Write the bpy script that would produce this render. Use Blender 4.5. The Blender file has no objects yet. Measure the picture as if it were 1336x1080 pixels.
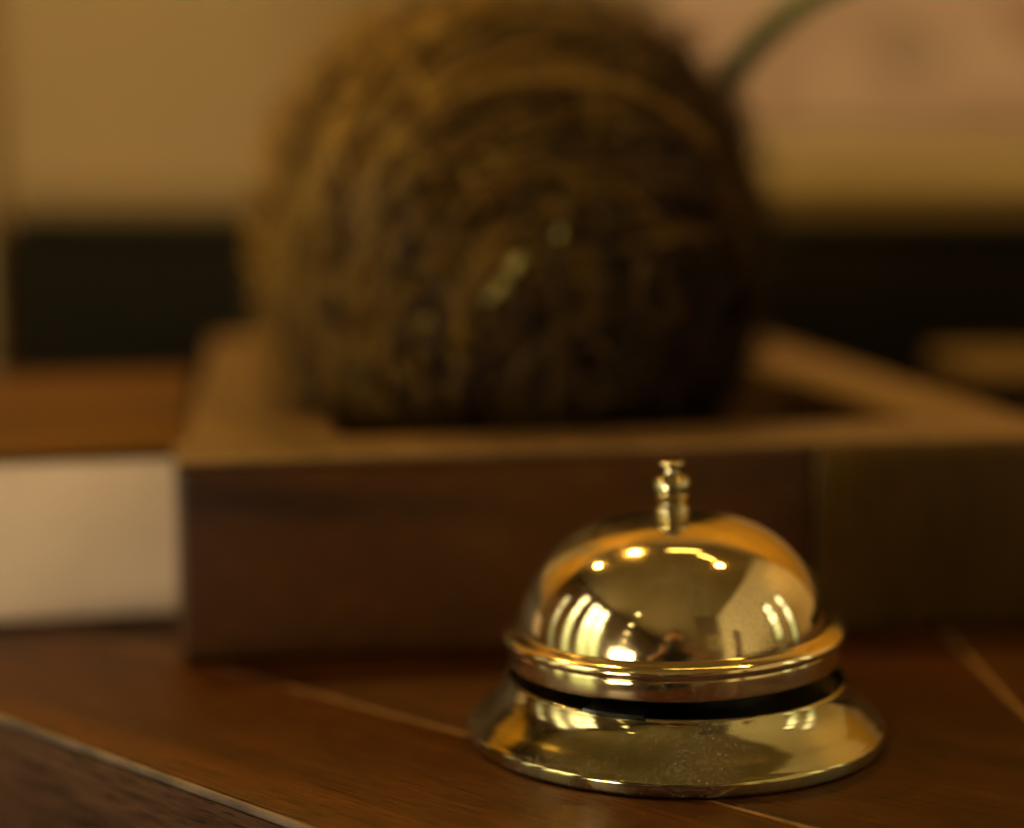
import bpy, bmesh, math, random
from mathutils import Vector, Matrix, Euler
R = math.radians
random.seed(7)
sc = bpy.context.scene
col = sc.collection

# ------------------------------------------------------------------ camera
cam_d = bpy.data.cameras.new('camera')
cam_d.sensor_width = 36.0
cam_d.lens = 36.0 * 2850.0 / 1336.0
cam_d.clip_start = 0.02
cam_d.clip_end = 60.0
cam_d.dof.use_dof = True
cam_d.dof.focus_distance = 0.405
cam_d.dof.aperture_fstop = 3.9
cam_d.dof.aperture_blades = 0
cam = bpy.data.objects.new('camera', cam_d)
cam.location = (0, 0, 0.1316)
cam.rotation_euler = (R(90 - 8.7), 0, 0)
col.objects.link(cam)
sc.camera = cam

# ------------------------------------------------------------------ world, exposure
w = bpy.data.worlds.new('World')
sc.world = w
w.use_nodes = True
w.node_tree.nodes['Background'].inputs[0].default_value = (0.9, 0.75, 0.5, 1)
w.node_tree.nodes['Background'].inputs[1].default_value = 0.01
sc.view_settings.view_transform = 'Standard'
sc.view_settings.look = 'None'
sc.view_settings.exposure = 0.0
sc.view_settings.gamma = 1.0
sc.cycles.use_denoising = True
sc.cycles.max_bounces = 8

# ------------------------------------------------------------------ light levels
WINDOW_LEFT = 7.0       # daylight behind the left windows
WINDOW_RIGHT = 4.0
WINDOW_REAR = 60.0
DOWNLIGHT = 50.0        # watts, warm spots washing the back wall
DAY = (1.0, 0.86, 0.58)
WARM = (1.0, 0.55, 0.10)

# ------------------------------------------------------------------ helpers
def link(o, parent=None):
    col.objects.link(o)
    if parent:
        o.parent = parent
    return o

def mesh_obj(name, verts, faces, mat, parent=None, smooth=False):
    me = bpy.data.meshes.new(name)
    me.from_pydata([tuple(v) for v in verts], [], faces)
    me.update()
    if mat:
        me.materials.append(mat)
    if smooth:
        me.polygons.foreach_set('use_smooth', [True] * len(me.polygons))
    return link(bpy.data.objects.new(name, me), parent)

def bevel(o, width, seg=3):
    m = o.modifiers.new('bevel', 'BEVEL')
    m.width = width
    m.segments = seg
    m.limit_method = 'ANGLE'
    m.angle_limit = R(35)
    m.harden_normals = False
    for p in o.data.polygons:
        p.use_smooth = True
    return o

def smooth_angle(o, a=35):
    o.data.polygons.foreach_set('use_smooth', [True] * len(o.data.polygons))
    try:
        o.data.set_sharp_from_angle(angle=R(a))
    except Exception:
        pass

def prism(name, pts, z0, z1, mat, parent=None, bev=0.0, seg=3, origin=(0, 0)):
    """polygon footprint (counter-clockwise) extruded from z0 to z1"""
    n = len(pts)
    a = sum(pts[i][0] * pts[(i + 1) % n][1] - pts[(i + 1) % n][0] * pts[i][1] for i in range(n))
    if a < 0:
        pts = pts[::-1]
    v = [(x - origin[0], y - origin[1], z0) for x, y in pts] + [(x - origin[0], y - origin[1], z1) for x, y in pts]
    f = [tuple(range(n))[::-1], tuple(range(n, 2 * n))]
    for i in range(n):
        j = (i + 1) % n
        f.append((i, j, n + j, n + i))
    o = mesh_obj(name, v, f, mat, parent)
    if bev:
        bevel(o, bev, seg)
    return o

def box(name, x0, x1, y0, y1, z0, z1, mat, parent=None, bev=0.0, seg=2):
    return prism(name, [(x0, y0), (x1, y0), (x1, y1), (x0, y1)], z0, z1, mat, parent, bev, seg)

def revolve(name, prof, mat, parent=None, seg=160, closed=False):
    """prof: list of (r, z) in metres; r = 0 ends close to a pole"""
    v, f, rings = [], [], []
    for r, z in prof:
        if r < 1e-6:
            rings.append([len(v)])
            v.append((0, 0, z))
        else:
            k = len(v)
            rings.append(list(range(k, k + seg)))
            for i in range(seg):
                t = 2 * math.pi * i / seg
                v.append((r * math.cos(t), r * math.sin(t), z))
    pairs = list(zip(rings[:-1], rings[1:]))
    if closed:
        pairs.append((rings[-1], rings[0]))
    for a, b in pairs:
        for i in range(seg):
            j = (i + 1) % seg
            if len(a) == 1 and len(b) == 1:
                continue
            if len(a) == 1:
                f.append((a[0], b[j], b[i]))
            elif len(b) == 1:
                f.append((a[i], a[j], b[0]))
            else:
                f.append((a[i], a[j], b[j], b[i]))
    o = mesh_obj(name, v, f, mat, parent)
    bm = bmesh.new(); bm.from_mesh(o.data)
    bmesh.ops.recalc_face_normals(bm, faces=bm.faces)
    bm.to_mesh(o.data); bm.free()
    smooth_angle(o, 50)
    return o

def spline(pts, sub=6):
    """Catmull-Rom through 2-D points"""
    out = []
    n = len(pts)
    for i in range(n - 1):
        p0 = pts[max(i - 1, 0)]; p1 = pts[i]; p2 = pts[i + 1]; p3 = pts[min(i + 2, n - 1)]
        for k in range(sub):
            t = k / sub
            q = []
            for d in range(len(p1)):
                a = 2 * p1[d]; b = p2[d] - p0[d]
                c = 2 * p0[d] - 5 * p1[d] + 4 * p2[d] - p3[d]
                e = -p0[d] + 3 * p1[d] - 3 * p2[d] + p3[d]
                q.append(0.5 * (a + b * t + c * t * t + e * t ** 3))
            out.append(tuple(q))
    out.append(tuple(pts[-1]))
    return out

def tube(path, radii, seg=6):
    """open tube with closed ends along a 3-D path; returns verts, faces"""
    v, f = [], []
    n = len(path)
    up = Vector((0.13, 0.31, 0.94))
    for i in range(n):
        p = Vector(path[i])
        d = (Vector(path[min(i + 1, n - 1)]) - Vector(path[max(i - 1, 0)]))
        d = d.normalized() if d.length > 0 else Vector((0, 0, 1))
        s = d.cross(up)
        if s.length < 1e-3:
            s = d.cross(Vector((1, 0, 0)))
        s.normalize()
        t = s.cross(d)
        for k in range(seg):
            a = 2 * math.pi * k / seg
            v.append(p + (s * math.cos(a) + t * math.sin(a)) * radii[i])
    for i in range(n - 1):
        for k in range(seg):
            k2 = (k + 1) % seg
            f.append((i * seg + k, i * seg + k2, (i + 1) * seg + k2, (i + 1) * seg + k))
    f.append(tuple(range(seg))[::-1])
    f.append(tuple(range((n - 1) * seg, n * seg)))
    return v, f

def thing(name, label, cat, loc=(0, 0, 0), rotz=0.0, group=None):
    o = bpy.data.objects.new(name, None)
    o.empty_display_size = 0.02
    o.location = loc
    o.rotation_euler = (0, 0, rotz)
    o['label'] = label
    o['category'] = cat
    if group:
        o['group'] = group
    return link(o)

def structure(o):
    o['kind'] = 'structure'
    return o

# ------------------------------------------------------------------ materials
def mat(name):
    m = bpy.data.materials.new(name)
    m.use_nodes = True
    nt = m.node_tree
    return m, nt, nt.nodes['Principled BSDF']

def N(nt, t, **kw):
    n = nt.nodes.new(t)
    for k, v in kw.items():
        setattr(n, k, v)
    return n

def ramp(nt, fac, stops):
    r = N(nt, 'ShaderNodeValToRGB')
    e = r.color_ramp.elements
    e[0].position, e[0].color = stops[0][0], (*stops[0][1], 1)
    e[1].position, e[1].color = stops[-1][0], (*stops[-1][1], 1)
    for p, c in stops[1:-1]:
        x = e.new(p); x.color = (*c, 1)
    nt.links.new(fac, r.inputs[0])
    return r.outputs[0]

def plain(name, c, rough=0.6, metal=0.0, noise=0.0, nscale=40.0, bump=0.0, coat=0.0):
    m, nt, b = mat(name)
    b.inputs['Base Color'].default_value = (*c, 1)
    b.inputs['Roughness'].default_value = rough
    b.inputs['Metallic'].default_value = metal
    b.inputs['Coat Weight'].default_value = coat
    if noise or bump:
        tc = N(nt, 'ShaderNodeTexCoord')
        no = N(nt, 'ShaderNodeTexNoise')
        no.inputs['Scale'].default_value = nscale
        no.inputs['Detail'].default_value = 6
        nt.links.new(tc.outputs['Object'], no.inputs['Vector'])
        if noise:
            lo = tuple(x * (1 - noise) for x in c); hi = tuple(min(1, x * (1 + noise)) for x in c)
            nt.links.new(ramp(nt, no.outputs['Fac'], [(0.3, lo), (0.7, hi)]), b.inputs['Base Color'])
        if bump:
            bp = N(nt, 'ShaderNodeBump')
            bp.inputs['Strength'].default_value = bump
            bp.inputs['Distance'].default_value = 0.002
            nt.links.new(no.outputs['Fac'], bp.inputs['Height'])
            nt.links.new(bp.outputs[0], b.inputs['Normal'])
    return m

def wood(name, dark, mid, light, angle=0.0, rough=0.4, coat=0.0, grain=1.0, axis='x', bump=0.25, pore=0.5, seed=0.0, spec=0.10):
    """grain runs along the local axis turned by angle about z"""
    m, nt, b = mat(name)
    tc = N(nt, 'ShaderNodeTexCoord')
    mp0 = N(nt, 'ShaderNodeMapping', vector_type='TEXTURE')
    mp0.inputs['Rotation'].default_value = (0, 0, angle)
    mp0.inputs['Location'].default_value = (seed, seed * 0.37, 0)
    nt.links.new(tc.outputs['Object'], mp0.inputs['Vector'])
    def layer(sl, sc_, detail, rough_):
        mp = N(nt, 'ShaderNodeMapping')
        s = [sc_, sc_, sc_]
        s['xyz'.index(axis)] = sl
        mp.inputs['Scale'].default_value = s
        nt.links.new(mp0.outputs[0], mp.inputs['Vector'])
        n = N(nt, 'ShaderNodeTexNoise')
        n.inputs['Scale'].default_value = grain
        n.inputs['Detail'].default_value = detail
        n.inputs['Roughness'].default_value = rough_
        n.inputs['Distortion'].default_value = 0.6
        nt.links.new(mp.outputs[0], n.inputs['Vector'])
        return n.outputs['Fac']
    broad = layer(4, 38, 5, 0.55)
    fine = layer(45, 900, 6, 0.7)
    pores = layer(120, 2100, 2, 0.5)
    base = ramp(nt, broad, [(0.28, dark), (0.5, mid), (0.74, light)])
    fr = ramp(nt, fine, [(0.34, (0.34, 0.31, 0.3)), (0.62, (1.25, 1.2, 1.15))])
    mx = N(nt, 'ShaderNodeMix', data_type='RGBA', blend_type='MULTIPLY')
    mx.inputs[0].default_value = 0.75
    nt.links.new(base, mx.inputs[6]); nt.links.new(fr, mx.inputs[7])
    pr = ramp(nt, pores, [(0.34, (0.18, 0.15, 0.13)), (0.46, (1.08, 1.08, 1.08))])
    mx2 = N(nt, 'ShaderNodeMix', data_type='RGBA', blend_type='MULTIPLY')
    mx2.inputs[0].default_value = pore
    nt.links.new(mx.outputs[2], mx2.inputs[6]); nt.links.new(pr, mx2.inputs[7])
    nt.links.new(mx2.outputs[2], b.inputs['Base Color'])
    rr = N(nt, 'ShaderNodeMapRange')
    rr.inputs['To Min'].default_value = rough * 1.25
    rr.inputs['To Max'].default_value = rough * 0.8
    nt.links.new(fine, rr.inputs['Value'])
    nt.links.new(rr.outputs[0], b.inputs['Roughness'])
    b.inputs['Coat Weight'].default_value = coat
    b.inputs['Coat Roughness'].default_value = 0.25
    b.inputs['Specular IOR Level'].default_value = spec
    bp = N(nt, 'ShaderNodeBump')
    bp.inputs['Strength'].default_value = bump
    bp.inputs['Distance'].default_value = 0.0006
    nt.links.new(fine, bp.inputs['Height'])
    nt.links.new(bp.outputs[0], b.inputs['Normal'])
    return m

def brass(name, c, rough, dust=0.25):
    m, nt, b = mat(name)
    b.inputs['Metallic'].default_value = 1.0
    tc = N(nt, 'ShaderNodeTexCoord')
    n1 = N(nt, 'ShaderNodeTexNoise'); n1.inputs['Scale'].default_value = 60; n1.inputs['Detail'].default_value = 5
    n2 = N(nt, 'ShaderNodeTexNoise'); n2.inputs['Scale'].default_value = 1500; n2.inputs['Detail'].default_value = 2
    n3 = N(nt, 'ShaderNodeTexVoronoi'); n3.inputs['Scale'].default_value = 430
    for n in (n1, n2, n3):
        nt.links.new(tc.outputs['Object'], n.inputs['Vector'])
    hi = c; lo = tuple(x * 0.82 for x in c)
    nt.links.new(ramp(nt, n1.outputs['Fac'], [(0.3, lo), (0.65, hi)]), b.inputs['Base Color'])
    # smudges and specks of dust in the polish
    mr = N(nt, 'ShaderNodeMapRange')
    mr.inputs['From Min'].default_value = 0.45; mr.inputs['From Max'].default_value = 0.8
    mr.inputs['To Min'].default_value = rough; mr.inputs['To Max'].default_value = rough + 0.16 * dust
    nt.links.new(n1.outputs['Fac'], mr.inputs['Value'])
    nt.links.new(mr.outputs[0], b.inputs['Roughness'])
    n4 = N(nt, 'ShaderNodeTexNoise'); n4.inputs['Scale'].default_value = 1250; n4.inputs['Detail'].default_value = 3; n4.inputs['Roughness'].default_value = 0.7
    n5 = N(nt, 'ShaderNodeTexNoise'); n5.inputs['Scale'].default_value = 85; n5.inputs['Detail'].default_value = 3
    for n in (n4, n5):
        nt.links.new(tc.outputs['Object'], n.inputs['Vector'])
    film = ramp(nt, n4.outputs['Fac'], [(0.46, (0.10, 0.10, 0.10)), (0.66, (0.62, 0.62, 0.62))])
    specks = ramp(nt, n3.outputs['Distance'], [(0.10, (1, 1, 1)), (0.18, (0, 0, 0))])
    sp_ = N(nt, 'ShaderNodeMath', operation='MAXIMUM'); nt.links.new(film, sp_.inputs[0]); nt.links.new(specks, sp_.inputs[1])
    sp = sp_.outputs[0]
    gate = ramp(nt, n5.outputs['Fac'], [(0.40, (0.02, 0.02, 0.02)), (0.66, (0.30, 0.30, 0.30))])
    mu = N(nt, 'ShaderNodeMath', operation='MULTIPLY'); nt.links.new(sp, mu.inputs[0]); nt.links.new(gate, mu.inputs[1])
    mu2 = N(nt, 'ShaderNodeMath', operation='MULTIPLY'); nt.links.new(mu.outputs[0], mu2.inputs[0]); mu2.inputs[1].default_value = dust
    df = N(nt, 'ShaderNodeBsdfDiffuse'); df.inputs[0].default_value = (0.5, 0.42, 0.28, 1)
    ms = N(nt, 'ShaderNodeMixShader')
    nt.links.new(mu2.outputs[0], ms.inputs[0]); nt.links.new(b.outputs[0], ms.inputs[1]); nt.links.new(df.outputs[0], ms.inputs[2])
    nt.links.new(ms.outputs[0], nt.nodes['Material Output'].inputs['Surface'])
    bp = N(nt, 'ShaderNodeBump'); bp.inputs['Strength'].default_value = 0.012; bp.inputs['Distance'].default_value = 0.0003
    nt.links.new(n2.outputs['Fac'], bp.inputs['Height']); nt.links.new(bp.outputs[0], b.inputs['Normal'])
    return m

def emit(name, c, s):
    m, nt, b = mat(name)
    b.inputs['Base Color'].default_value = (0, 0, 0, 1)
    b.inputs['Emission Color'].default_value = (*c, 1)
    b.inputs['Emission Strength'].default_value = s
    return m

ANG_B = math.atan2(-0.667, 0.745)
M = {}
M['plank'] = wood('oiled_hardwood', (0.028, 0.0088, 0.0013), (0.055, 0.0182, 0.0024), (0.095, 0.033, 0.0044), ANG_B, 0.38, 0.0, bump=0.5, pore=0.85)
M['plank2'] = wood('oiled_hardwood_field', (0.020, 0.0055, 0.0006), (0.038, 0.0112, 0.0009), (0.064, 0.021, 0.0016), ANG_B + 0.10, 0.38, 0.0, bump=0.45, pore=0.8, seed=0.7)
M['plank3'] = wood('oiled_hardwood_end', (0.018, 0.0058, 0.0008), (0.035, 0.0120, 0.0013), (0.058, 0.022, 0.0024), R(-88), 0.4, 0.0, seed=1.9)
M['inlay'] = plain('pale_joint_filler', (0.165, 0.085, 0.038), 0.55, noise=0.6, nscale=120)
M['edge'] = wood('weathered_edge_wood', (0.024, 0.0105, 0.0055), (0.056, 0.0265, 0.014), (0.105, 0.052, 0.028), ANG_B, 0.7, 0.0, bump=0.9, pore=0.8)
M['edge_lip'] = plain('worn_edge_highlight', (0.085, 0.053, 0.036), 0.55, noise=0.6, nscale=90, bump=0.4)
M['tray'] = wood('dark_tray_wood', (0.019, 0.0062, 0.0008), (0.060, 0.0200, 0.0024), (0.110, 0.040, 0.005), R(10.6), 0.4, 0.0, spec=0.25)
M['tray_side'] = wood('tray_side_wood', (0.085, 0.051, 0.024), (0.14, 0.085, 0.040), (0.20, 0.125, 0.060), R(96), 0.34, 0.0, spec=0.35, seed=0.4)
M['tray_end'] = wood('tray_end_wood', (0.045, 0.0240, 0.003), (0.080, 0.0430, 0.0055), (0.115, 0.062, 0.009), 0, 0.45, 0.0, axis='z', seed=1.1, spec=0.2)
M['brass'] = brass('polished_brass', (0.84, 0.69, 0.38), 0.06, 1.0)
M['brass_base'] = brass('dulled_brass', (0.50, 0.43, 0.20), 0.07, 1.0)
M['nickel'] = brass('pale_brass_button', (0.52, 0.46, 0.28), 0.16, 0.3)
M['black'] = plain('black_plastic', (0.006, 0.006, 0.005), 0.35)
M['white_box'] = plain('off_white_paint', (0.83, 0.62, 0.45), 0.6, noise=0.10, nscale=34)
M['lid'] = wood('orange_brown_lid', (0.058, 0.0235, 0.004), (0.088, 0.036, 0.006), (0.125, 0.053, 0.009), R(13), 0.4, 0.1, seed=2.3)
M['ledge'] = plain('matt_black_ledge', (0.010, 0.007, 0.002), 0.8, noise=0.2)
M['ledge'].node_tree.nodes['Principled BSDF'].inputs['Specular IOR Level'].default_value = 0.1
M['wall'] = plain('ochre_plaster', (0.335, 0.237, 0.112), 0.85, noise=0.05, nscale=6, bump=0.1)
M['wall_left'] = plain('brown_panelling', (0.22, 0.15, 0.06), 0.8, noise=0.1, nscale=5)
M['wall_side'] = plain('cream_plaster', (0.74, 0.64, 0.44), 0.85, noise=0.04, nscale=5)
M['wall_rear'] = plain('brown_plaster', (0.20, 0.14, 0.06), 0.85, noise=0.06, nscale=4)
M['ceil'] = plain('tan_ceiling', (0.20, 0.15, 0.06), 0.9, noise=0.04, nscale=4)
M['floor'] = wood('floor_boards', (0.06, 0.03, 0.012), (0.09, 0.045, 0.018), (0.12, 0.06, 0.025), 0, 0.5, grain=0.1)
M['post'] = plain('tan_post_paint', (0.42, 0.30, 0.14), 0.7, noise=0.08)
M['block'] = wood('greyed_block_wood', (0.062, 0.042, 0.022), (0.095, 0.064, 0.034), (0.13, 0.088, 0.048), R(10), 0.6, seed=3.1)
M['win_frame'] = plain('dark_window_paint', (0.05, 0.04, 0.025), 0.5)

# ------------------------------------------------------------------ the room seen in the brass
ZC, ZF = 1.5, -1.0          # ceiling and floor, the counter top is z = 0
YB, YR = 1.32, -4.6         # wall behind the counter, rear wall
XL, XR = -1.75, 1.15
structure(box('floor', XL - 0.1, XR + 0.1, YR - 0.1, YB + 0.1, ZF - 0.06, ZF, M['floor']))
structure(box('ceiling', XL - 0.1, XR + 0.1, YR - 0.1, YB + 0.1, ZC, ZC + 0.08, M['ceil']))
structure(box('back_wall', XL - 0.1, XR + 0.1, YB, YB + 0.1, ZF + 0.002, ZC - 0.002, M['wall']))
structure(box('rear_wall', XL - 0.1, XR + 0.1, YR - 0.1, YR, ZF + 0.002, ZC - 0.002, M['wall_rear']))

structure(box('upper_glow_panel', XL + 0.002, XR - 0.002, YB - 0.012, YB - 0.0005, 0.29, 1.12, wood('painted_lamp_glow', (0.40, 0.25, 0.03), (0.54, 0.34, 0.045), (0.66, 0.42, 0.06), 0, 0.5, grain=0.12)))  # added panel, its orange stands in for lamp glow on the upper wall

structure(box('wall_shade_strip', XL + 0.002, XR - 0.002, YB - 0.012, YB - 0.0005, 0.02, 0.0665, plain('painted_wall_shade', (0.20, 0.135, 0.05), 0.7)))  # added strip, its brown paints the soft shading low on the wall

def wall_with_holes(name, x0, x1, holes, m):
    """side wall between x0 and x1 with openings (y0, y1, z0, z1), sorted by y, built as one mesh"""
    v, f = [], []
    def blk(ya, yb, za, zb):
        k = len(v)
        v.extend([(x, y, z) for z in (za, zb) for x, y in ((x0, ya), (x1, ya), (x1, yb), (x0, yb))])
        f.extend([tuple(k + i for i in q) for q in ((3, 2, 1, 0), (4, 5, 6, 7), (0, 1, 5, 4), (1, 2, 6, 5), (2, 3, 7, 6), (3, 0, 4, 7))])
    y = YR + 0.002
    for (ya, yb, za, zb) in holes:
        blk(y, ya, ZF + 0.002, ZC - 0.002)
        blk(ya, yb, ZF + 0.002, za)
        blk(ya, yb, zb, ZC - 0.002)
        y = yb
    blk(y, YB - 0.002, ZF + 0.002, ZC - 0.002)
    return structure(mesh_obj(name, v, f, m))

LEFT = [(-2.38, -1.17, -0.42, 0.15), (-0.66, 0.05, -0.85, 1.36), (0.25, 0.50, -0.85, 1.36), (0.76, 0.98, -0.85, 1.0)]
RIGHT = [(0.06, 0.28, 0.06, 0.74), (0.40, 0.58, -0.1, 0.72)]
wall_with_holes('left_wall', XL - 0.1, XL, LEFT, M['wall_left'])
wall_with_holes('right_wall', XR, XR + 0.1, RIGHT, M['wall_side'])

def window(side, y0, y1, z0, z1, nbar, rail, strength, label):
    x = XL - 0.05 if side < 0 else XR + 0.05
    t = thing('window', label, 'window', (x, (y0 + y1) / 2, z0), 0, 'windows of the room mirrored in the bell')
    hw, h = (y1 - y0) / 2, z1 - z0
    pane_m, nt, b = mat('daylit_pane')
    b.inputs['Base Color'].default_value = (0.02, 0.02, 0.02, 1)
    b.inputs['Roughness'].default_value = 0.1
    # daylight outside: sky above, paler greenery low down
    tc = N(nt, 'ShaderNodeTexCoord'); sx = N(nt, 'ShaderNodeSeparateXYZ')
    nt.links.new(tc.outputs['Object'], sx.inputs[0])
    nz = N(nt, 'ShaderNodeTexNoise'); nz.inputs['Scale'].default_value = 5
    nt.links.new(tc.outputs['Object'], nz.inputs['Vector'])
    ad = N(nt, 'ShaderNodeMath', operation='MULTIPLY_ADD'); nt.links.new(nz.outputs['Fac'], ad.inputs[0]); ad.inputs[1].default_value = 0.5
    nt.links.new(sx.outputs[2], ad.inputs[2])
    dv = N(nt, 'ShaderNodeMath', operation='DIVIDE'); nt.links.new(ad.outputs[0], dv.inputs[0]); dv.inputs[1].default_value = h
    nt.links.new(ramp(nt, dv.outputs[0], [(0.40, (0.16, 0.17, 0.07)), (0.70, (0.36, 0.34, 0.19)), (0.88, DAY)]), b.inputs['Emission Color'])
    b.inputs['Emission Strength'].default_value = strength
    box('pane', -0.004, 0.004, -hw, hw, 0, h, pane_m, t)
    fw = 0.035
    for nm, a in (('frame', (-hw, -hw + fw, 0, h)), ('frame', (hw - fw, hw, 0, h)),
                  ('frame', (-hw + fw, hw - fw, 0, fw)), ('frame', (-hw + fw, hw - fw, h - fw, h))):
        box(nm, -0.03, 0.03, *a, M['win_frame'], t)
    for k in range(nbar):
        c = -hw + (k + 1) * 2 * hw / (nbar + 1)
        box('glazing_bar', -0.02, 0.02, c - 0.022, c + 0.022, fw, h - fw, M['win_frame'], t)
    if rail:
        box('transom', -0.018, 0.018, -hw + fw, hw - fw, h * rail - 0.02, h * rail + 0.02, M['win_frame'], t)
    return t

window(-1, *LEFT[0], 3, 0, WINDOW_REAR, 'low wide window with three bars, mirrored small near the middle of the bell dome')
window(-1, *LEFT[1], 1, 0.80, WINDOW_LEFT, 'wide bright window with one bar, mirrored in the left flank of the bell dome')
window(-1, *LEFT[2], 0, 0.80, WINDOW_LEFT * 0.75, 'narrow bright window mirrored left of the wide one in the bell dome')
window(-1, *LEFT[3], 0, 0.80, WINDOW_LEFT * 0.22, 'dim narrow window mirrored as a faint streak at the far left rim of the dome')
window(1, *RIGHT[0], 0, 0.72, WINDOW_RIGHT, 'window mirrored as inner pale streak on the right of the bell dome')
window(1, *RIGHT[1], 0, 0.72, WINDOW_RIGHT * 0.8, 'window mirrored as outer pale streak on the right of the bell dome')

# warm downlights just in front of the back wall
def downlight(x, y, power, label, spread=58, tilt=-14):
    t = thing('ceiling_downlight', label, 'lamp', (x, y, ZC), 0, 'warm ceiling downlights over the counter')
    ringm = M['brass_base']
    revolve('trim_ring', [(0.034, -0.001), (0.052, -0.001), (0.052, -0.007), (0.046, -0.010), (0.036, -0.010), (0.034, -0.006)], ringm, t, 32, True)
    revolve('bulb', [(0, -0.002), (0.032, -0.002), (0.033, -0.006), (0.02, -0.012), (0, -0.014)], emit('warm_bulb', WARM, 30), t, 24)
    l = bpy.data.lights.new('lamp_light', 'SPOT')
    l.energy = power; l.color = WARM; l.spot_size = R(2 * spread); l.spot_blend = 1.0; l.shadow_soft_size = 0.03
    lo = bpy.data.objects.new('lamp_light', l)
    lo.location = (0, 0, -0.03)
    lo.rotation_euler = (R(tilt), 0, 0)      # tilted off the vertical
    link(lo, t)
    return t
downlight(-0.36, 1.10, DOWNLIGHT, 'warm downlight mirrored as the hot spot left of the bell button')
downlight(-1.0, 1.10, DOWNLIGHT, 'warm downlight mirrored as the small spot on the left shoulder of the bell')
downlight(0.60, 0.62, DOWNLIGHT * 0.75, 'added warm downlight right of the strip lamps, lighting the picture wall', 58, 26)  # added lamp without a seen source, brightens the picture wall

def linear_lamp(x, y, rz, length, label):
    t = thing('strip_lamp', label, 'lamp', (x, y, ZC), rz, 'yellow strip lamps on the ceiling')
    box('housing', -length / 2, length / 2, -0.02, 0.02, -0.02, -0.001, M['black'], t)
    box('tube', -length / 2 + 0.01, length / 2 - 0.01, -0.015, 0.015, -0.032, -0.021, emit('yellow_tube', (1.0, 0.68, 0.16), 22), t, 0.004)
linear_lamp(0.16, 1.02, R(-4), 0.34, 'yellow strip lamp mirrored as the streak just right of the bell button')
linear_lamp(0.42, 0.82, R(-35), 0.24, 'yellow strip lamp mirrored as the lower short streak right of the bell button')

# pendant bulbs in a row going away to the rear left
for i, (dist, az, el) in enumerate(((1.3, -144.5, 37), (1.6, -142, 26.5), (1.9, -140.5, 18.5), (2.2, -139.5, 11.5), (2.5, -138, 5))):
    px, py = 0.0324 + dist * math.sin(R(az)), 0.43 + dist * math.cos(R(az))
    drop = ZC - (0.035 + dist * math.tan(R(el)))
    names = ('nearest and highest', 'second highest', 'middle', 'second lowest', 'farthest and lowest')
    t = thing('pendant_bulb', names[i] + ' pendant bulb of the row mirrored in the bell dome', 'lamp', (px, py, ZC), 0, 'row of pendant bulbs')
    v, f = tube([(0, 0, -0.001), (0, 0, -drop + 0.035)], [0.003, 0.003], 8)
    mesh_obj('cord', v, f, M['black'], t)
    revolve('bulb_glass', [(0, -drop - 0.028), (0.016, -drop - 0.024), (0.027, -drop - 0.006), (0.024, -drop + 0.012), (0.011, -drop + 0.03), (0, -drop + 0.034)], emit('pendant_glow', (1.0, 0.78, 0.40), 14), t, 20)

# pale notice with a green square on the rear wall, and a red-brown post
t = thing('wall_notice', 'pale notice with a green square, mirrored right of the photographer in the bell', 'notice', (0.92, -1.45, 0.42))
box('board', -0.19, 0.19, 0.001, 0.02, -0.16, 0.26, plain('notice_paper', (0.72, 0.62, 0.40), 0.7), t)
box('green_square', -0.12, 0.06, 0.0205, 0.024, -0.03, 0.17, plain('notice_green', (0.12, 0.26, 0.10), 0.7), t)
structure(box('partition', 0.45, XR - 0.002, -1.55, -1.45, ZF + 0.001, ZC - 0.002, M['wall_rear']))
o = box('door_post', 1.05, 1.12, -0.78, -0.70, ZF + 0.001, 0.60, plain('red_brown_post_paint', (0.14, 0.03, 0.012), 0.5), None, 0.006)
o['label'] = 'red brown post mirrored beside the notice in the bell'; o['category'] = 'post'

# ------------------------------------------------------------------ back of the counter
o = box('wall_post', -0.330, -0.2165, 0.90, 0.945, 0.0, 0.50, M['post'], None, 0.003)
o['label'] = 'tan upright post at the left edge of the picture beside the black ledge'; o['category'] = 'post'
t = thing('black_ledge', 'long matt black ledge along the back of the counter behind the round ball', 'ledge', (0.4, 0.92, 0))
box('front_panel', -0.6095, 0.7, -0.02, 0.0, 0.001, 0.069, M['ledge'], t, 0.001)
box('top_board', -0.6095, 0.7, -0.022, 0.03, 0.0695, 0.0755, M['ledge'], t, 0.0015)

# picture on the back wall
t = thing('wall_picture', 'pinkish picture with a cream lower border on the wall above the ball', 'picture', (0.36, YB, 0.067))
pm, nt, b = mat('pink_print')
tc = N(nt, 'ShaderNodeTexCoord')
no = N(nt, 'ShaderNodeTexNoise'); no.inputs['Scale'].default_value = 16; no.inputs['Detail'].default_value = 3
nt.links.new(tc.outputs['Object'], no.inputs['Vector'])
nt.links.new(ramp(nt, no.outputs['Fac'], [(0.3, (0.27, 0.18, 0.125)), (0.5, (0.48, 0.32, 0.23)), (0.7, (0.54, 0.40, 0.28))]), b.inputs['Base Color'])
b.inputs['Roughness'].default_value = 0.6
box('print', -0.276, 0.476, -0.006, -0.002, 0.033, 0.185, pm, t)
box('mat_board', -0.276, 0.476, -0.0055, -0.002, 0.006, 0.0285, plain('cream_mat_board', (0.66, 0.51, 0.24), 0.8), t)
fm = plain('picture_frame_paint', (0.16, 0.13, 0.05), 0.6)
box('frame', -0.276, 0.476, -0.007, -0.001, 0.0288, 0.0327, fm, t)
for a in ((-0.29, 0.49, 0.0, 0.0055), (-0.29, 0.49, 0.1855, 0.198)):
    box('frame', a[0], a[1], -0.008, -0.001, a[2], a[3], fm, t, 0.001)
for a in ((-0.29, -0.2765), (0.4765, 0.49)):
    box('frame', a[0], a[1], -0.008, -0.001, 0.006, 0.185, fm, t, 0.001)
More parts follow.
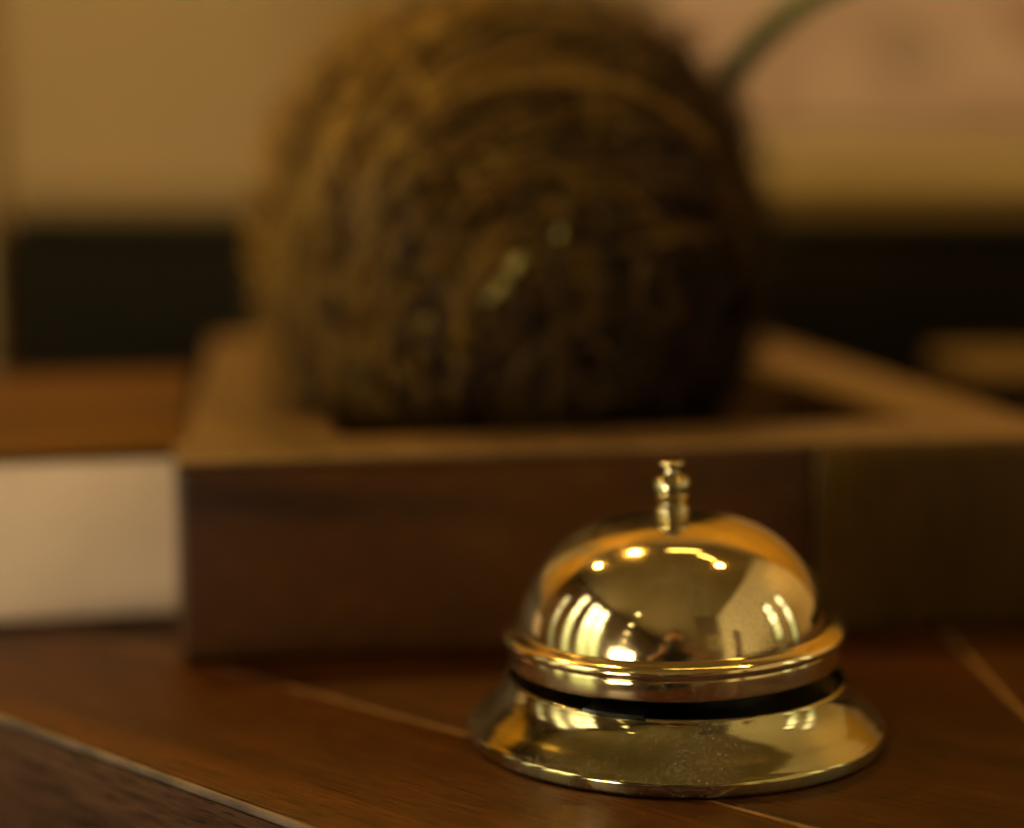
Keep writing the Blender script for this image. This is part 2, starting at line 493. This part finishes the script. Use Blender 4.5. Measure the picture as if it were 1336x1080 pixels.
figm = plain('printed_grey_figure', (0.34, 0.24, 0.17), 0.7)
def blob(name, cx, cz, rx, rz, m, par, y=-0.0066):
    n = 20
    v = [(cx + rx * math.cos(2 * math.pi * k / n) * (1 + 0.1 * math.sin(5 * k)), y, cz + rz * math.sin(2 * math.pi * k / n)) for k in range(n)]
    v += [(p[0], y + 0.0004, p[2]) for p in v]
    f = [tuple(range(n)), tuple(range(n, 2 * n))[::-1]] + [(k, n + k, n + (k + 1) % n, (k + 1) % n) for k in range(n)]
    return mesh_obj(name, v, f, m, par)
blob('printed_figure', -0.125, 0.083, 0.022, 0.020, figm, t)
blob('printed_figure', -0.045, 0.101, 0.02, 0.018, plain('printed_brown_figure', (0.28, 0.16, 0.08), 0.7), t)

# ------------------------------------------------------------------ counter
c = thing('reception_counter', 'brown hardwood counter top with pale joint lines and a dark weathered edge', 'counter')
A0, A1 = Vector((-0.1074, 0.4434)), Vector((-0.0358, 0.3739))
dA = (A1 - A0).normalized()
B0, B1 = Vector((-0.0537, 0.4697)), Vector((0.0538, 0.3735))
dB = (B1 - B0).normalized()
C0, C1 = Vector((0.1053, 0.4872)), Vector((0.1072, 0.4445))
dC = (C1 - C0).normalized()
def nrm(d):
    return Vector((-d.y, d.x))         # to the left of travel = towards the counter inside
def meet(p, d, q, e):
    k = (q - p).cross(e) / d.cross(e) if hasattr(Vector((0, 0)), 'cross') else 0
    return p + d * k
def online(p, d, y):
    return p + d * ((y - p.y) / d.y)
G = 0.0007                              # half width of a joint
YT = YB - 0.004
a_far, a_near = online(A0, dA, 0.97), A0 + dA * 0.85
nA, nB, nC = nrm(dA), nrm(dB), nrm(dC)
b_far, b_near = online(B0, dB, 0.97 + 0.06), B0 + dB * 0.82
TH = 0.034
t2 = lambda v: (v.x, v.y)
EW = 0.0012                             # worn lip along the edge, paler to carry the edge highlight
prism('plank', [t2(a_near + nA * EW), t2(b_near - nB * G), t2(b_far - nB * G), t2(a_far + nA * EW)], -TH, 0, M['plank'], c, 0.0005, 2)
bc = meet(B0, dB, C0, dC)
c_far = online(C0, dC, YT)
prism('plank', [t2(bc + nB * G - dB * 0.0015), t2(c_far - Vector((G, 0))), (-0.62, YT), t2(b_far + nB * G)], -TH, 0, M['plank2'], c, 0.0005, 2)
prism('plank', [t2(bc + nB * G + dB * 0.0015), t2(b_near + nB * G), (1.12, b_near.y), (1.12, YT), t2(c_far + Vector((G, 0)))], -TH, 0, M['plank3'], c, 0.0005, 2)
def strip(p, q, hw, z0, z1, m, name):
    d = (q - p).normalized(); n = nrm(d)
    return prism(name, [t2(p - n * hw), t2(q - n * hw), t2(q + n * hw), t2(p + n * hw)], z0, z1, m, c)
strip(b_far, b_near, G - 0.0001, -TH, -0.00025, M['inlay'], 'joint_strip')
strip(bc + nB * 0.001, c_far, G - 0.0001, -TH, -0.00025, M['inlay'], 'joint_strip')
# weathered edge board with a worn rounded lip, its highlight painted pale
lip_n, lip_f = a_near, a_far
prism('edge_lip', [t2(lip_n - nA * 0.0002), t2(lip_n + nA * (EW - 0.0001)), t2(lip_f + nA * (EW - 0.0001)), t2(lip_f - nA * 0.0002)], -0.002, -0.0001, M['edge_lip'], c, 0.0006, 3)
prism('edge_board', [t2(a_near), t2(a_near + nA * EW), t2(a_far + nA * EW), t2(a_far)], -0.12, -0.0021, M['edge'], c)
ins = 0.004
prism('counter_body', [t2(a_near + nA * ins), (1.11, b_near.y + 0.01), (1.11, YT - 0.01), (-0.6, YT - 0.01), t2(a_far + nA * ins)], ZF + 0.001, -TH - 0.0005, M['edge'], c)

# ------------------------------------------------------------------ tray
e = Vector((math.cos(R(10.6)), math.sin(R(10.6)))); nn = Vector((-e.y, e.x))
L0 = Vector((-0.0749, 0.4822))
tr = thing('wooden_tray', 'heavy dark wooden tray with thick walls holding the round ball behind the bell', 'tray', (L0.x, L0.y, 0), R(10.6))
HT = 0.0455
def TP(u, v):
    return (u, v)
SPL = 0.149     # joint seen in the front
ta, tb = math.tan(R(4.6)), -math.tan(R(4.4))
def lx(v, off): return off + ta * v
def rx(v, off): return off + tb * v
BK = 0.245
prism('front_board', [(0, 0), (SPL - 0.0004, 0), (SPL - 0.0004, 0.030), (0, 0.030)], 0.0005, HT, M['tray'], tr, 0.0016, 3)
prism('front_board', [(SPL + 0.0004, -0.0006), (0.2145, -0.0006), (0.2145, 0.030), (SPL + 0.0004, 0.030)], 0.0005, HT, M['tray_end'], tr, 0.0016, 3)
prism('side_board', [(lx(0.0305, 0), 0.0305), (lx(0.0305, 0.037), 0.0305), (lx(BK, 0.034), BK), (lx(BK, 0), BK)], 0.0005, HT + 0.0011, M['tray_side'], tr, 0.0018, 3)
prism('side_board', [(rx(0.0305, 0.1885), 0.0305), (rx(0.0305, 0.2185), 0.0305), (rx(BK, 0.2185), BK), (rx(BK, 0.186), BK)], 0.0005, HT + 0.0011, M['tray_side'], tr, 0.0018, 3)
prism('back_board', [(lx(BK, 0.0345), BK - 0.030), (rx(BK, 0.1835), BK - 0.030), (rx(BK, 0.1835), BK - 0.001), (lx(BK, 0.0345), BK - 0.001)], 0.0005, HT + 0.0008, M['tray_side'], tr, 0.0016, 3)
prism('bottom_board', [(0.041, 0.031), (0.181, 0.031), (0.166, BK - 0.031), (0.054, BK - 0.031)], 0.001, 0.009, M['tray'], tr)

prism('top_lit_strip', [(0.0, 0.0004), (SPL + 0.03, 0.0004), (SPL + 0.03, 0.0298), (0.0, 0.0298)], HT + 0.0001, HT + 0.0014, M['tray_side'], tr, 0.0006, 2)  # added strips, paler wood paints the top light onto the front boards
prism('top_lit_strip', [(SPL + 0.0306, 0.0004), (0.2145, 0.0004), (0.2145, 0.0298), (SPL + 0.0306, 0.0298)], HT + 0.0001, HT + 0.0014, M['tray_side'], tr, 0.0006, 2)

# ------------------------------------------------------------------ white box and lid
e2 = math.atan2(9.3, 40.7)
bx = thing('white_box', 'off white box with an orange brown wooden lid at the left of the dark tray', 'box', (-0.1251, 0.5196, 0), e2)
prism('body', [(-0.040, 0), (0.0460, 0), (0.0590, 0.140), (-0.040, 0.145)], 0.0005, 0.0395, M['white_box'], bx, 0.0008)
prism('lid', [(-0.041, 0.0), (0.0462, 0.0), (0.0595, 0.142), (-0.041, 0.147)], 0.0400, 0.0427, M['lid'], bx, 0.0008)

# block at the right
bl = thing('wooden_block', 'low greyish brown wooden block behind the right corner of the tray', 'block', (0.1465, 0.672, 0), R(3))
box('body', 0, 0.13, 0, 0.064, 0.0005, 0.034, M['block'], bl, 0.001)
box('top_board', -0.002, 0.132, -0.002, 0.066, 0.0345, 0.0415, M['block'], bl, 0.0012)

# ------------------------------------------------------------------ bell
BX, BY = 0.0333, 0.4310
bell = thing('call_bell', 'polished brass call bell with a round push button on the counter', 'bell', (BX, BY, 0))
mm = lambda pts, s=1.0: [(r / 1000, z / 1000) for r, z in pts]
base_out = [(41.7, 0.1), (42.1, 0.18), (42.32, 0.45), (42.35, 0.9), (42.35, 2.3), (42.3, 2.8), (42.1, 3.1), (41.75, 3.35), (41.4, 3.7)]
flare = spline([(41.4, 3.7), (40.8, 4.35), (39.75, 5.35), (38.2, 6.7), (36.6, 8.35), (35.45, 10.0), (34.75, 11.5), (34.5, 12.3)], 8)
lip = [(34.3, 12.7), (34.0, 12.85), (33.65, 12.7), (33.5, 12.1), (34.1, 10.2), (36.2, 7.6), (39.5, 4.2), (40.8, 2.4), (41.0, 0.8)]
revolve('base', mm(base_out[:-1] + flare + lip), M['brass_base'], bell, 192, True)
revolve('inner_plate', mm([(0, 10.3), (33.6, 10.3), (33.8, 9.9), (0, 9.3)]), M['black'], bell, 96)
revolve('spring_housing', mm([(21, 10.4), (21, 14.7), (19, 17.2), (8, 19.2), (3, 19.7), (0, 19.7)]), M['black'], bell, 64)
# black striker tongue resting on the lip
v, f = [], []
nseg = 14
for k in range(nseg + 1):
    ph = R(-90) + R(-34 + 20 * k / nseg)
    for r_, z_ in ((27, 12.95), (35.3, 12.95), (35.8, 13.15), (35.6, 13.7), (27, 14.2)):
        v.append((r_ / 1000 * math.cos(ph), r_ / 1000 * math.sin(ph), z_ / 1000))
for k in range(nseg):
    for q in range(5):
        q2 = (q + 1) % 5
        f.append((k * 5 + q, k * 5 + q2, (k + 1) * 5 + q2, (k + 1) * 5 + q))
f.append((4, 3, 2, 1, 0)); f.append(tuple(nseg * 5 + q for q in range(5)))
mesh_obj('striker_tongue', v, f, plain('glossy_black_plastic', (0.008, 0.008, 0.006), 0.18), bell)

TILT = R(-1.4)
PIV = Vector((0, 0, 0.010))
def tilted(o):
    o.rotation_euler = (0, TILT, 0)
    o.location = PIV - Euler((0, TILT, 0)).to_matrix() @ PIV + Vector((-0.0003, 0, 0))
    return o
skirt = spline([(32.7, 15.8), (33.1, 15.9), (33.3, 16.3), (33.35, 17.8), (33.3, 19.4), (33.15, 20.0)], 4)
bead = spline([(33.15, 20.0), (33.8, 20.15), (34.5, 20.7), (34.7, 21.4), (34.45, 22.1), (33.8, 22.6), (32.9, 22.85), (32.0, 23.0)], 5)
dome = []
R_, n_, m_, z0_, z1_ = 31.6, 2.5, 2.0, 21.0, 45.5
for k in range(0, 97):
    a = math.pi / 2 * k / 96
    r_, z_ = R_ * math.cos(a) ** (2 / n_) if k < 96 else 0.0, z0_ + (z1_ - z0_) * math.sin(a) ** (2 / m_)
    if z_ > 23.4:
        dome.append((r_ if r_ > 0 else 0.0, z_))
inner = [(0, 44.7)] + [(0.97 * R_ * math.cos(math.pi / 2 * k / 24) ** (2 / n_), 20.6 + 24.1 * math.sin(math.pi / 2 * k / 24) ** (2 / m_)) for k in range(23, 2, -1)] + [(32.0, 19.4), (32.3, 16.1)]
tilted(revolve('cup', mm(skirt[:-1] + bead[:-1] + dome + inner), M['brass'], bell, 224))
knob = spline([(3.0, 44.0), (3.2, 45.0), (3.45, 45.6), (3.6, 46.3), (3.3, 47.0), (2.75, 47.7), (3.15, 48.5), (3.7, 49.6), (3.92, 51.0), (3.75, 52.1), (3.1, 53.0), (2.1, 53.4), (1.7, 53.7), (1.55, 54.2), (1.55, 54.9), (1.7, 55.15), (2.6, 55.3), (2.78, 55.65), (2.7, 56.05), (2.4, 56.25)], 5) + [(0, 56.35)]
tilted(revolve('button', mm(knob), M['nickel'], bell, 64))

# ------------------------------------------------------------------ ball of wound fibre
BC = Vector((0.0000, 0.606, 0.0835)); BR = 0.0638
ball = thing('fibre_ball', 'big round ball of brown wound plant fibre with a green leaf sitting in the tray', 'ball', (BC.x, BC.y, 0.0092))
cz = BC.z - 0.0092
rnd = random.Random(3)
bm = bmesh.new()
bmesh.ops.create_icosphere(bm, subdivisions=5, radius=BR * 0.945)
from mathutils import noise as mnoise
def shape(d):
    """unit direction -> radius factor of the lumpy ball"""
    p = 2.5
    k = (abs(d.x) ** p + abs(d.y) ** p + abs(d.z * 0.95) ** p) ** (-1 / p)
    k *= 1.0 + 0.03 * mnoise.noise(d * 2.2) + 0.02 * mnoise.noise(d * 6.1 + Vector((3, 1, 2)))
    return k
for vv in bm.verts:
    d = vv.co.normalized()
    vv.co = d * (BR * 0.945 * shape(d) + 0.002 * mnoise.noise(d * 14)) + Vector((0, 0, cz))
    vv.co.z = max(vv.co.z, 0.0005)
me = bpy.data.meshes.new('core'); bm.to_mesh(me); bm.free()
me.materials.append(plain('dark_fibre_core', (0.005, 0.002, 0.0004), 0.8, noise=0.5, nscale=90, bump=0.8))
me.polygons.foreach_set('use_smooth', [True] * len(me.polygons))
link(bpy.data.objects.new('core', me), ball)

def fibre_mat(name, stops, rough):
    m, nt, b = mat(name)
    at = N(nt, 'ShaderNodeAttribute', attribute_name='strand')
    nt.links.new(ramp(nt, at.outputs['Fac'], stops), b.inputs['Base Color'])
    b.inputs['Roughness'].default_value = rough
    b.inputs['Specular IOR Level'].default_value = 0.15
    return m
fm = fibre_mat('plant_fibre_lit_shaded', [(0.0, (0.006, 0.002, 0.0003)), (0.3, (0.017, 0.006, 0.001)), (0.65, (0.075, 0.034, 0.005)), (1.0, (0.25, 0.135, 0.02))], 0.45)
def strands(name, count, rmin, rmax, thick, lay, axis_fn, span, mt):
    V, F, S = [], [], []
    for i in range(count):
        ax = axis_fn(i).normalized()
        u = ax.orthogonal().normalized(); w_ = ax.cross(u)
        th = rnd.uniform(*span[0])
        a0 = rnd.uniform(0, 2 * math.pi); ln = rnd.uniform(*span[1])
        n = max(6, int(ln / 0.16))
        lift = rnd.uniform(rmin, rmax); tk = rnd.uniform(*thick)
        wob = rnd.uniform(0.01, 0.06); ph = rnd.uniform(0, 6.28)
        path = []
        for k in range(n + 1):
            a = a0 + ln * k / n
            tt = th + wob * math.sin(2.3 * a + ph)
            d = ax * math.cos(tt) + (u * math.cos(a) + w_ * math.sin(a)) * math.sin(tt)
            lf = lift + lay * (abs(2 * k / n - 1) ** 3)
            p = d * (BR * shape(d) * lf) + Vector((0, 0, cz))
            p.z = max(p.z, tk + 0.0006)
            path.append(p)
        rad = [tk * (0.45 + 0.55 * math.sin(math.pi * min(1, max(0, (k + 0.6) / (n + 1.2))))) for k in range(n + 1)]
        v_, f_ = tube(path, rad, 5)
        o_ = len(V)
        V += v_; F += [tuple(o_ + q for q in ff) for ff in f_]
        # random strand tone plus painted light: lit left and top, shaded right side
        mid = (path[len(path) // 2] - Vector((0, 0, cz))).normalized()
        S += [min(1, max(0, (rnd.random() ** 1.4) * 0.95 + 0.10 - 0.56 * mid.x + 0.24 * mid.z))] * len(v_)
    o = mesh_obj(name, V, F, mt, ball, True)
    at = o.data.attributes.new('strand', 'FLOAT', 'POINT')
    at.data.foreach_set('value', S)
    o['kind'] = 'stuff'
    return o
MAIN = Vector((0.36, -0.85, -0.22))
def ax_main(i):
    return MAIN + Vector((rnd.gauss(0, .20), rnd.gauss(0, .20), rnd.gauss(0, .20)))
def ax_any(i):
    return Vector((rnd.gauss(0, 1), rnd.gauss(0, 1), rnd.gauss(0, 1)))
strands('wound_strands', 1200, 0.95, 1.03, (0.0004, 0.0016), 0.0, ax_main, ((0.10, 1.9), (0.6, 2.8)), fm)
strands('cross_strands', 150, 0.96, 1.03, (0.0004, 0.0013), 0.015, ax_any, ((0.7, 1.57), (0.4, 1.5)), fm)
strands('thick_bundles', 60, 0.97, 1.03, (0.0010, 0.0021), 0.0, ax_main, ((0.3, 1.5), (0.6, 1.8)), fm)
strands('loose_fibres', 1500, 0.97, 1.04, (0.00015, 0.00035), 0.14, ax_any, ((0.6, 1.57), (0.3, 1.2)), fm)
flm = plain('painted_glint', (0.46, 0.38, 0.10), 0.35)  # bright colour for glints painted onto the ball as small flecks
for (fx, fz, ln, an) in ((0.001, 0.0865, 0.006, 60), (-0.0035, 0.080, 0.008, 40), (-0.014, 0.046, 0.007, 85), (-0.020, 0.072, 0.004, 20), (0.012, 0.094, 0.003, 50), (-0.030, 0.060, 0.004, 70), (0.006, 0.060, 0.003, 10)):
    fy = BC.y - math.sqrt(max(0, (BR * 1.05) ** 2 - (fx - BC.x) ** 2 - (fz - BC.z) ** 2))
    q = Vector((fx, fy, fz)) - Vector((BC.x, BC.y, 0.0092)); dd = Vector((math.cos(R(an)), 0, math.sin(R(an)))) * ln * 0.5
    v, f = tube([q - dd, q - dd * 0.4, q + dd * 0.4, q + dd], [0.0004, 0.0012, 0.0012, 0.0004], 8)
    mesh_obj('glint_fleck', v, f, flm, ball, True)

# one green leaf blade rising out of the ball to the upper right
leafm, nt, b = mat('green_leaf')
b.inputs['Base Color'].default_value = (0.012, 0.065, 0.004, 1); b.inputs['Roughness'].default_value = 0.4
def blade(name, pts, width, m, par):
    P = spline(pts, 6); n = len(P); V, F = [], []
    for i, p in enumerate(P):
        p = Vector(p); d = (Vector(P[min(i + 1, n - 1)]) - Vector(P[max(i - 1, 0)])).normalized()
        s = d.cross(Vector((0.15, 1, 0.1))).normalized(); t_ = s.cross(d)
        wd = width * math.sin(math.pi * (0.06 + 0.90 * i / (n - 1))) ** 0.6
        for q, (a, h) in enumerate(((-1, 0.25), (-0.5, 0.06), (0, -0.12), (0.5, 0.06), (1, 0.25))):
            V.append(p + s * (wd * a) + t_ * (wd * h))
        for q, (a, h) in enumerate(((1, 0.31), (0.5, 0.14), (0, -0.02), (-0.5, 0.14), (-1, 0.31))):
            V.append(p + s * (wd * a) + t_ * (wd * h + 0.0002))
        if i:
            k = 10 * i
            for q in range(10):
                q2 = (q + 1) % 10
                F.append((k - 10 + q, k - 10 + q2, k + q2, k + q))
    F.append(tuple(range(10))); F.append(tuple(range(10 * n - 10, 10 * n))[::-1])
    return mesh_obj(name, V, F, m, par, True)
org = Vector((BC.x, BC.y, 0.0092))
blade('leaf', [Vector(p) - org for p in ((0.044, 0.618, 0.098), (0.0540, 0.618, 0.119), (0.0622, 0.620, 0.1335), (0.0730, 0.620, 0.1460), (0.0880, 0.620, 0.156), (0.110, 0.615, 0.162))], 0.0034, leafm, ball)

# ------------------------------------------------------------------ the photographer mirrored in the bell
def skin(name, nodes, edges, m, par, sub=2, root=0):
    """one continuous surface grown on a skeleton: nodes (x, y, z, radius)"""
    me = bpy.data.meshes.new(name)
    me.from_pydata([n[:3] for n in nodes], edges, [])
    o = link(bpy.data.objects.new(name, me), par)
    md = o.modifiers.new('skin', 'SKIN'); md.use_smooth_shade = True
    sv = me.skin_vertices[0].data
    for i, n in enumerate(nodes):
        r = n[3]
        sv[i].radius = r if isinstance(r, tuple) else (r, r)
        sv[i].use_root = (i == root)
    sd = o.modifiers.new('subdivision', 'SUBSURF'); sd.levels = sub; sd.render_levels = sub
    me.materials.append(m)
    return o
cloth = plain('dark_shirt', (0.016, 0.010, 0.006), 0.9, noise=0.2)
skinm = plain('skin_tone', (0.42, 0.24, 0.14), 0.55)
hairm = plain('dark_hair', (0.010, 0.007, 0.005), 0.5)
per = thing('person', 'person in dark clothes leaning forward with a camera, mirrored in the bell dome', 'person', (0, -0.62, ZF))
O = Vector((0, -0.62, ZF))
def nd(x, y, z, r):
    return (x - O.x, y + (0.09 if z > -0.3 else 0.06) - O.y, z - O.z, r)
body = [nd(-0.02, -0.74, -0.14, (0.15, 0.12)), nd(-0.02, -0.66, 0.0, (0.14, 0.11)), nd(-0.02, -0.55, 0.10, (0.16, 0.11)), nd(-0.02, -0.46, 0.150, (0.08, 0.075)), nd(-0.02, -0.39, 0.17, 0.055),
        nd(0.16, -0.50, 0.115, 0.065), nd(0.29, -0.36, 0.00, 0.052), nd(0.27, -0.335, 0.01, 0.050),
        nd(-0.20, -0.50, 0.115, 0.065), nd(-0.23, -0.37, -0.03, 0.050), nd(-0.21, -0.345, -0.02, 0.046),
        nd(0.08, -0.74, -0.22, 0.095), nd(0.13, -0.50, -0.55, 0.068), nd(0.12, -0.68, -0.92, 0.045), nd(0.14, -0.55, -0.965, 0.035),
        nd(-0.12, -0.74, -0.22, 0.095), nd(-0.17, -0.50, -0.55, 0.068), nd(-0.16, -0.68, -0.92, 0.045), nd(-0.18, -0.55, -0.965, 0.035)]
be = [(0, 1), (1, 2), (2, 3), (3, 4), (2, 5), (5, 6), (6, 7), (2, 8), (8, 9), (9, 10), (0, 11), (11, 12), (12, 13), (13, 14), (0, 15), (15, 16), (16, 17), (17, 18)]
skin('clothed_body', body, be, cloth, per)
def ellipsoid(name, c_, r_, m, par, f=None, sub=4):
    bm = bmesh.new(); bmesh.ops.create_icosphere(bm, subdivisions=sub, radius=1)
    for q in bm.verts:
        d = q.co.copy(); k = f(d) if f else 1.0
        q.co = Vector((d.x * r_[0], d.y * r_[1], d.z * r_[2])) * k + Vector(c_)
    me = bpy.data.meshes.new(name); bm.to_mesh(me); bm.free(); me.materials.append(m)
    me.polygons.foreach_set('use_smooth', [True] * len(me.polygons))
    return link(bpy.data.objects.new(name, me), par)
HC = Vector((-0.008, -0.262, 0.222)) - O
def headf(d):
    k = 1.0
    if d.y > 0.3:
        k += 0.16 * math.exp(-((d.x / 0.16) ** 2 + ((d.z + 0.12) / 0.2) ** 2))       # nose
        k -= 0.07 * math.exp(-(((abs(d.x) - 0.38) / 0.15) ** 2 + ((d.z - 0.05) / 0.13) ** 2))   # eye sockets
        k += 0.03 * math.exp(-((d.x / 0.25) ** 2 + ((d.z + 0.5) / 0.08) ** 2))       # lips
    if d.z < 0:
        k -= 0.10 * abs(d.x) * -d.z
    k += 0.10 * math.exp(-(((abs(d.x) - 0.98) / 0.1) ** 2 + (d.y / 0.2) ** 2 + (d.z / 0.25) ** 2))   # ears
    return k
ellipsoid('head', HC, (0.074, 0.092, 0.112), skinm, per, headf)
ellipsoid('hair', HC + Vector((0, -0.014, 0.020)), (0.084, 0.096, 0.108), hairm, per,
          lambda d: (1.0 + 0.03 * mnoise.noise(d * 5)) if not (d.y > 0.25 and d.z < 0.22) else 0.80)
for sx_ in (-1, 1):
    ellipsoid('eye', HC + Vector((sx_ * 0.029, 0.076, 0.006)), (0.012, 0.010, 0.010), plain('eye_white', (0.5, 0.48, 0.45), 0.3), per, None, 2)
    wrist = Vector((0.105 if sx_ > 0 else -0.10, -0.17 if sx_ > 0 else -0.165, 0.07 if sx_ > 0 else 0.055)) - O
    palm = Vector((sx_ * 0.080, -0.135, 0.095)) - O
    elbow = Vector((0.285 if sx_ > 0 else -0.225, -0.255, 0.012 if sx_ > 0 else -0.02)) - O
    hn = [(*wrist, 0.025), (*((wrist + palm) / 2), 0.026), (*palm, (0.030, 0.022)), (*(wrist * 0.45 + elbow * 0.55), 0.038), (*elbow, 0.036)]; he = [(0, 1), (1, 2), (0, 3), (3, 4)]
    for q in range(4):
        b0 = palm + Vector((0, 0.012, 0.030 - 0.019 * q)); ln = (0.030, 0.034, 0.032, 0.025)[q]
        k = len(hn)
        hn += [(*(b0 + Vector((sx_ * 0.004, ln * 0.6, 0.002))), 0.0088), (*(b0 + Vector((-sx_ * ln * 0.5, ln * 1.05, 0.0))), 0.0080), (*(b0 + Vector((-sx_ * ln * 1.2, ln * 1.1, -0.004))), 0.0068)]
        he += [(2, k), (k, k + 1), (k + 1, k + 2)]
    k = len(hn)
    hn += [(*(palm + Vector((-sx_ * 0.018, -0.020, 0.022))), 0.0105), (*(palm + Vector((-sx_ * 0.046, -0.014, 0.028))), 0.0085)]
    he += [(1, k), (k, k + 1)]
    skin('hand', hn, he, skinm, per, 2)
cm = thing('photo_camera', 'black photo camera held up by the person mirrored in the bell', 'camera', (0, -0.07, 0.1316))
box('camera_body', -0.066, 0.066, -0.078, -0.040, -0.046, 0.040, M['black'], cm, 0.006, 3)
box('viewfinder_hump', -0.026, 0.026, -0.080, -0.036, 0.0405, 0.062, M['black'], cm, 0.006, 3)
lens = revolve('lens_barrel', [(0, 0.0), (0.034, 0.0), (0.034, 0.03), (0.037, 0.032), (0.037, 0.075), (0.034, 0.079), (0.031, 0.079), (0.029, 0.070), (0, 0.066)], M['black'], cm, 48)
lens.rotation_euler = (R(-90), 0, 0); lens.location = (0, -0.040, 0)
